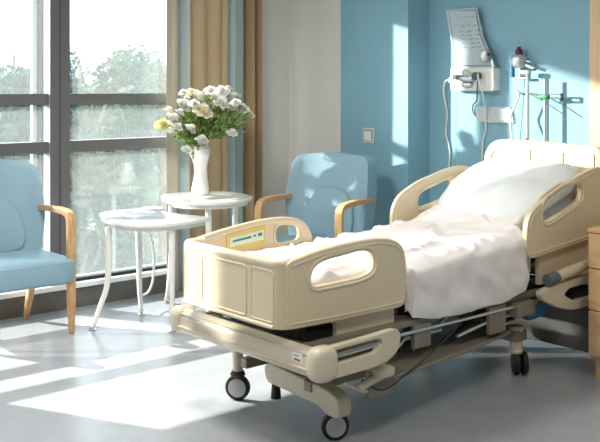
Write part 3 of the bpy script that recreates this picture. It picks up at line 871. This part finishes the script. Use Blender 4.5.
# blue bag in the undercarriage, brown carton
t = thing('cloth_bag', 'crumpled blue cloth bag with yellow strap under the head of the bed', 'bag', (4.56, 3.22, .345))
b = NB(); superbox(b, 0, 0, .0, .24, .12, .13, .7, 24, 16, lambda p: p+Vector((noise.noise(p*9)*.03, noise.noise(p*7+Vector((3, 0, 0)))*.03, noise.noise(p*8)*.02))); obj('bag_body', b, 'blue_bag', t)
b = NB(); tube(b, catmull([(-.13, -.05, .02), (-.05, -.075, .07), (.10, -.07, .05)], 6), .012, 8); obj('strap', b, 'yellow_bag', t)

# ---------------------------------------------------------------- bedside cabinet
t = thing('bedside_cabinet', 'light wood bedside cabinet at the right edge beside the bed head', 'cabinet', (4.84, 2.67, 0))
b = NB(); box(b, -.22, .22, -.23, .23, .11, .80); obj('body', b, 'cab_wood', t, smooth=False, bevel=.003)
b = NB(); box(b, -.20, .20, -.21, .21, 0, .11); obj('plinth', b, 'cab_wood', t, smooth=False)
b = NB(); box(b, -.245, .23, -.235, .235, .80, .824); obj('worktop', b, 'cab_wood', t, smooth=False, bevel=.004)
for z0, z1 in ((.608, .796), (.377, .602), (.125, .371)):
    b = NB(); box(b, -.242, -.22, -.229, .229, z0, z1); d = obj('drawer', b, 'cab_wood', t, smooth=False, bevel=.003)
    b = NB(); tube(b, [(-.255, -.07, (z0+z1)/2+.04), (-.255, .07, (z0+z1)/2+.04)], .006, 8)
    for yy in (-.06, .06): tube(b, [(-.242, yy, (z0+z1)/2+.04), (-.255, yy, (z0+z1)/2+.04)], .004, 6)
    obj('handle', b, 'steel', d)

# ---------------------------------------------------------------- wall fittings
# light switch on the pier
t = thing('light_switch', 'white square light switch on the blue pier above the chair', 'switch', (XH, 5.27, 1.22))
b = NB(); box(b, -.012, 0, -.062, .062, -.06, .06); obj('plate', b, 'socket', t, bevel=.003)
b = NB(); box(b, -.018, -.012, -.036, .040, -.036, .034); obj('rocker', b, 'device', t, bevel=.002)
b = NB(); box(b, -.0145, -.012, -.040, .044, .034, .040); box(b, -.0145, -.012, -.043, -.036, -.03, .04); obj('shadow_gap', b, 'dark_grey', t, smooth=False)
# multi-outlet device box
t = thing('outlet_box', 'white wall box with plugs above the bed head', 'socket box', (XR, 4.385, 1.655))
b = NB(); prism(b, rnd_poly([(-.20, -.085), (.20, -.085), (.20, .085), (-.20, .085)], .02, 4), lambda a, c, d: (d, a, c), -.085, 0); obj('housing', b, 'device', t, bevel=.006)
for i, y in enumerate((.135, .085)):
    b = NB(); box(b, -.115, -.085, y-.022, y+.022, .0, .034); obj('plug', b, 'dark_grey', t, bevel=.005)
b = NB(); superbox(b, -.12, -.075, .025, .06, .06, .055, .6, 16, 10); obj('plug', b, 'dark_grey', t)
b = NB(); superbox(b, -.11, .02, .005, .05, .13, .05, .6, 16, 10); superbox(b, -.10, .03, -.04, .03, .09, .04, .6, 16, 10); obj('adapter', b, 'steel', t)
b = NB(); tube(b, catmull([(-.09, .06, .02), (-.12, .05, .06), (-.12, .0, .06), (-.1, -.02, .02)], 6), .005, 6); obj('wire_loop', b, 'steel', t)
b = NB(); superbox(b, -.03, .225, -.005, .05, .05, .05, .6, 14, 10); obj('plug', b, 'cord', t)
def cordobj(name, pts, r, m, label, cat='cord'):
    b = NB(); tube(b, catmull(pts, 8), r, 8); tag(obj(name, b, m), label, cat)
X1 = XR-.012
cordobj('power_cord', [(XR-.04, 4.62, 1.655), (XR-.03, 4.68, 1.64), (XR-.03, 4.695, 1.56), (X1, 4.675, 1.40), (X1, 4.685, 1.25), (X1, 4.65, 1.12), (X1, 4.66, .9), (X1, 4.66, .5)], .0065, 'cord', 'white cord hanging from the left end of the outlet box')
cordobj('power_cord', [(XR-.13, 4.29, 1.70), (XR-.15, 4.27, 1.66), (XR-.12, 4.262, 1.58), (XR-.05, 4.29, 1.45), (X1, 4.31, 1.3), (X1, 4.34, 1.15), (X1, 4.35, .6)], .0065, 'cord', 'white cord hanging from the right plug of the outlet box')
cordobj('power_cord', [(XR-.12, 4.30, 1.64), (XR-.10, 4.32, 1.58), (XR-.05, 4.365, 1.50), (XR-.02, 4.42, 1.47), (X1, 4.43, 1.42), (X1, 4.40, 1.385)], .005, 'dark_grey', 'dark grey cable looping below the outlet box')
# tilted clear chart holder
tc = [(4.64, 2.175), (4.365, 2.172), (4.315, 1.975), (4.20, 1.745), (4.55, 1.745)]
t = thing('chart_holder', 'clear tilted chart holder with printed sheets above the outlet box', 'chart holder', (XR-.05, 4.42, 1.95))
tl_ = [(y-4.42, z-1.95) for y, z in tc]
b = NB(); prism(b, tl_, YZ, -.022, -.018); prism(b, tl_, YZ, .018, .022); obj('acrylic_sleeve', b, 'acrylic', t, smooth=False)
b = NB(); prism(b, [tuple(v) for v in shrink(tl_, .022)], YZ, -.004, .004); obj('chart_sheet', b, 'chart', t, smooth=False)
b = NB(); tube(b, [(-.0, y, z) for y, z in tl_], .008, 8, closed=True); obj('edge_frame', b, 'steel', t)
b = NB()
rn = random.Random(4)
for z in (.165, .10, .06, .03, -.0, -.03, -.06):
    c0 = .16-(.2-z)*.22
    for k in range(3):
        y = c0-.03-.065*k-rn.uniform(0, .02); box(b, -.0065, -.0045, y-rn.uniform(.02, .045), y, z-.004, z+.004)
obj('chart_print', b, 'grey_ink', t, smooth=False)
b = NB(); box(b, .018, .05, -.08, .08, -.10, .10); obj('wall_bracket', b, 'steel', t)
b = NB(); superbox(b, -.05, -.165, -.125, .05, .07, .10, .7, 16, 10); obj('clip', b, 'steel', t)
b = NB(); lathe(b, [(.014, 0), (.014, .02), (.004, .026)], (-.05, -.20, -.13), 12); obj('indicator_cap', b, 'burgundy', t)
b = NB(); tube(b, [(-.04, -.235, -.205), (-.04, -.225, -.155)], .008, 8); obj('pin', b, 'device', t)
# double socket plate with slanted right end
t = thing('socket_plate', 'grey double wall plate with square switch below the outlet box', 'switch', (XR, 4.23, 1.40))
b = NB(); prism(b, rnd_poly([(.165, -.045), (.165, .058), (-.145, .058), (-.17, -.058), (.13, -.058)], .015, 3), YZ, -.018, 0); obj('plate', b, 'socket', t, bevel=.003)
b = NB(); box(b, -.022, -.018, -.125, -.045, -.042, .042); obj('switch_frame', b, 'steel', t, smooth=False)
b = NB(); box(b, -.026, -.0222, -.11, -.06, -.028, .028); obj('rocker', b, 'device', t, bevel=.002)
b = NB()
for y in (-.01, .03, .10): box(b, -.0195, -.0182, y-.0015, y+.0015, -.05, .052)
obj('joint', b, 'steel', t, smooth=False)
# wall outlet with flow regulator
t = thing('flow_regulator', 'wall gas regulator with burgundy cap and blue bulb', 'regulator', (XR, 3.985, 1.78))
b = NB(); superbox(b, -.06, -.0, .0, .10, .085, .10, .7, 18, 12); box(b, -.03, 0, -.03, .03, -.03, .03); obj('regulator_body', b, 'steel', t)
b = NB(); lathe(b, [(.026, .045), (.026, .08), (.016, .085), (.014, .10)], (-.06, 0, 0), 16); obj('cap', b, 'burgundy', t)
b = NB(); tube(b, [(-.06, .055, -.11), (-.06, .058, -.03), (-.06, .045, .045)], [.017, .018, .014], 12); obj('blue_bulb', b, 'blue_tube', t)
b = NB(); tube(b, [(-.05, -.02, -.02), (-.06, -.12, -.05)], .012, 10); tube(b, [(-.06, -.02, .01), (-.06, -.10, -.01)], .006, 10); tube(b, [(-.05, 0, -.05), (-.05, 0, -.12), (-.05, -.07, -.12)], .01, 10); obj('outlet_arm', b, 'steel', t)
b = NB(); tube(b, [(-.06, .05, -.11), (-.045, .05, -.32), (-.012, .05, -.6)], .0025, 6); obj('thin_tube', b, 'cord', t)
# two steel poles with cross bracket
t = thing('drip_pole', 'left steel pole rising behind the headboard beside the regulator', 'pole', (XR-.10, 3.885, 0), 0)
b = NB(); tube(b, [(0, 0, .95), (0, 0, 1.69)], .0125, 12); obj('pole', b, 'steel', t)
b = NB(); box(b, -.01, .10, -.015, .015, 1.0, 1.03); obj('wall_bracket', b, 'steel', t, bevel=.003)
b = NB(); superbox(b, 0, .02, 1.70, .04, .09, .035, .6, 16, 10); obj('clamp', b, 'steel', t)
t = thing('drip_pole', 'right steel pole with green clip behind the headboard', 'pole', (XR-.10, 3.745, 0), 0)
b = NB(); tube(b, [(0, 0, .95), (0, 0, 1.655)], .0135, 12); obj('pole', b, 'steel', t)
b = NB(); box(b, -.01, .10, -.015, .015, 1.0, 1.03); obj('wall_bracket', b, 'steel', t, bevel=.003)
b = NB(); superbox(b, -.01, .0, 1.535, .05, .08, .035, .6, 16, 10); obj('clip', b, 'green_clip', t)
b = NB(); box(b, -.012, .012, -.135, -.03, 1.548, 1.556); box(b, -.012, .012, -.135, -.03, 1.518, 1.526); box(b, -.012, .012, -.135, -.125, 1.518, 1.556); box(b, -.006, .006, .03, .125, 1.545, 1.553)
tube(b, [(0, .12, 1.549), (0, .0, 1.50), (0, -.14, 1.42)], .004, 6); obj('cross_bracket', b, 'dark_grey', t)
cordobj('oxygen_hose', [(XR, 4.0, 1.55), (XR-.11, 3.975, 1.575), (XR-.12, 3.945, 1.555), (XR-.14, 3.935, 1.52), (XR-.14, 3.965, 1.46), (XR-.15, 3.99, 1.38), (5.30, 3.93, 1.22), (5.12, 3.80, 1.10), (5.12, 3.79, .7), (5.2, 3.79, .01)], .008, 'cord', 'white hose looping from the poles down behind the headboard')

# unseen ceiling panels, added as fill light
for i, (x, y) in enumerate(((1.4, 1.5), (3.6, 1.5), (2.2, 4.2))):
    t = thing('fill_panel', 'unseen added fill light panel, %s' % ('over the camera side', 'over the cabinet side', 'nearest the window')[i], 'fill light', (x, y, ZC-.001))
    b = NB(); box(b, -.31, .31, -.31, .31, -.03, 0); obj('housing', b, 'white_trim', t, smooth=False)
    ld = bpy.data.lights.new('fill_light', 'AREA'); ld.shape = 'SQUARE'; ld.size = .58; ld.energy = (26, 13, 60)[i]; ld.color = (1, .95, .88)
    lo = bpy.data.objects.new('fill_light', ld); COL.objects.link(lo); lo.parent = t; lo.location = (0, 0, -.035)

# ---------------------------------------------------------------- sky, sun, camera
w = bpy.data.worlds.new('World'); scene.world = w; w.use_nodes = True
w.node_tree.nodes['Background'].inputs[0].default_value = (.78, .89, 1, 1)
w.node_tree.nodes['Background'].inputs[1].default_value = 3.3
def sun(name, d, e, col, ang):
    l = bpy.data.lights.new(name, 'SUN'); l.energy = e; l.color = col; l.angle = math.radians(ang)
    o = bpy.data.objects.new(name, l); COL.objects.link(o); o.location = (2, 9, 6)
    o.rotation_euler = Vector(d).to_track_quat('-Z', 'Y').to_euler()
sun('sun', (.485, -1, -.92), 11.0, (1, .95, .86), .6)
sun('added_low_sun', (1.15, -1, -.29), 7.5, (1, .95, .86), 1.2)  # second sun added for the bright wall patches; its facade is invented
cd = bpy.data.cameras.new('camera'); cam = bpy.data.objects.new('camera', cd); COL.objects.link(cam)
cd.sensor_width = 36; cd.lens = 945/600*36; cd.sensor_fit = 'HORIZONTAL'
cd.shift_y = -(221-87)/600
cam.location = (0, 0, 1.6); cam.rotation_euler = (PI/2, 0, math.radians(49.2)-PI/2)
cd.clip_start = .05; cd.clip_end = 300
scene.camera = cam
vs = scene.view_settings
vs.view_transform = 'Standard'; vs.look = 'None'; vs.exposure = .25; vs.gamma = 1; vs.use_curve_mapping = False
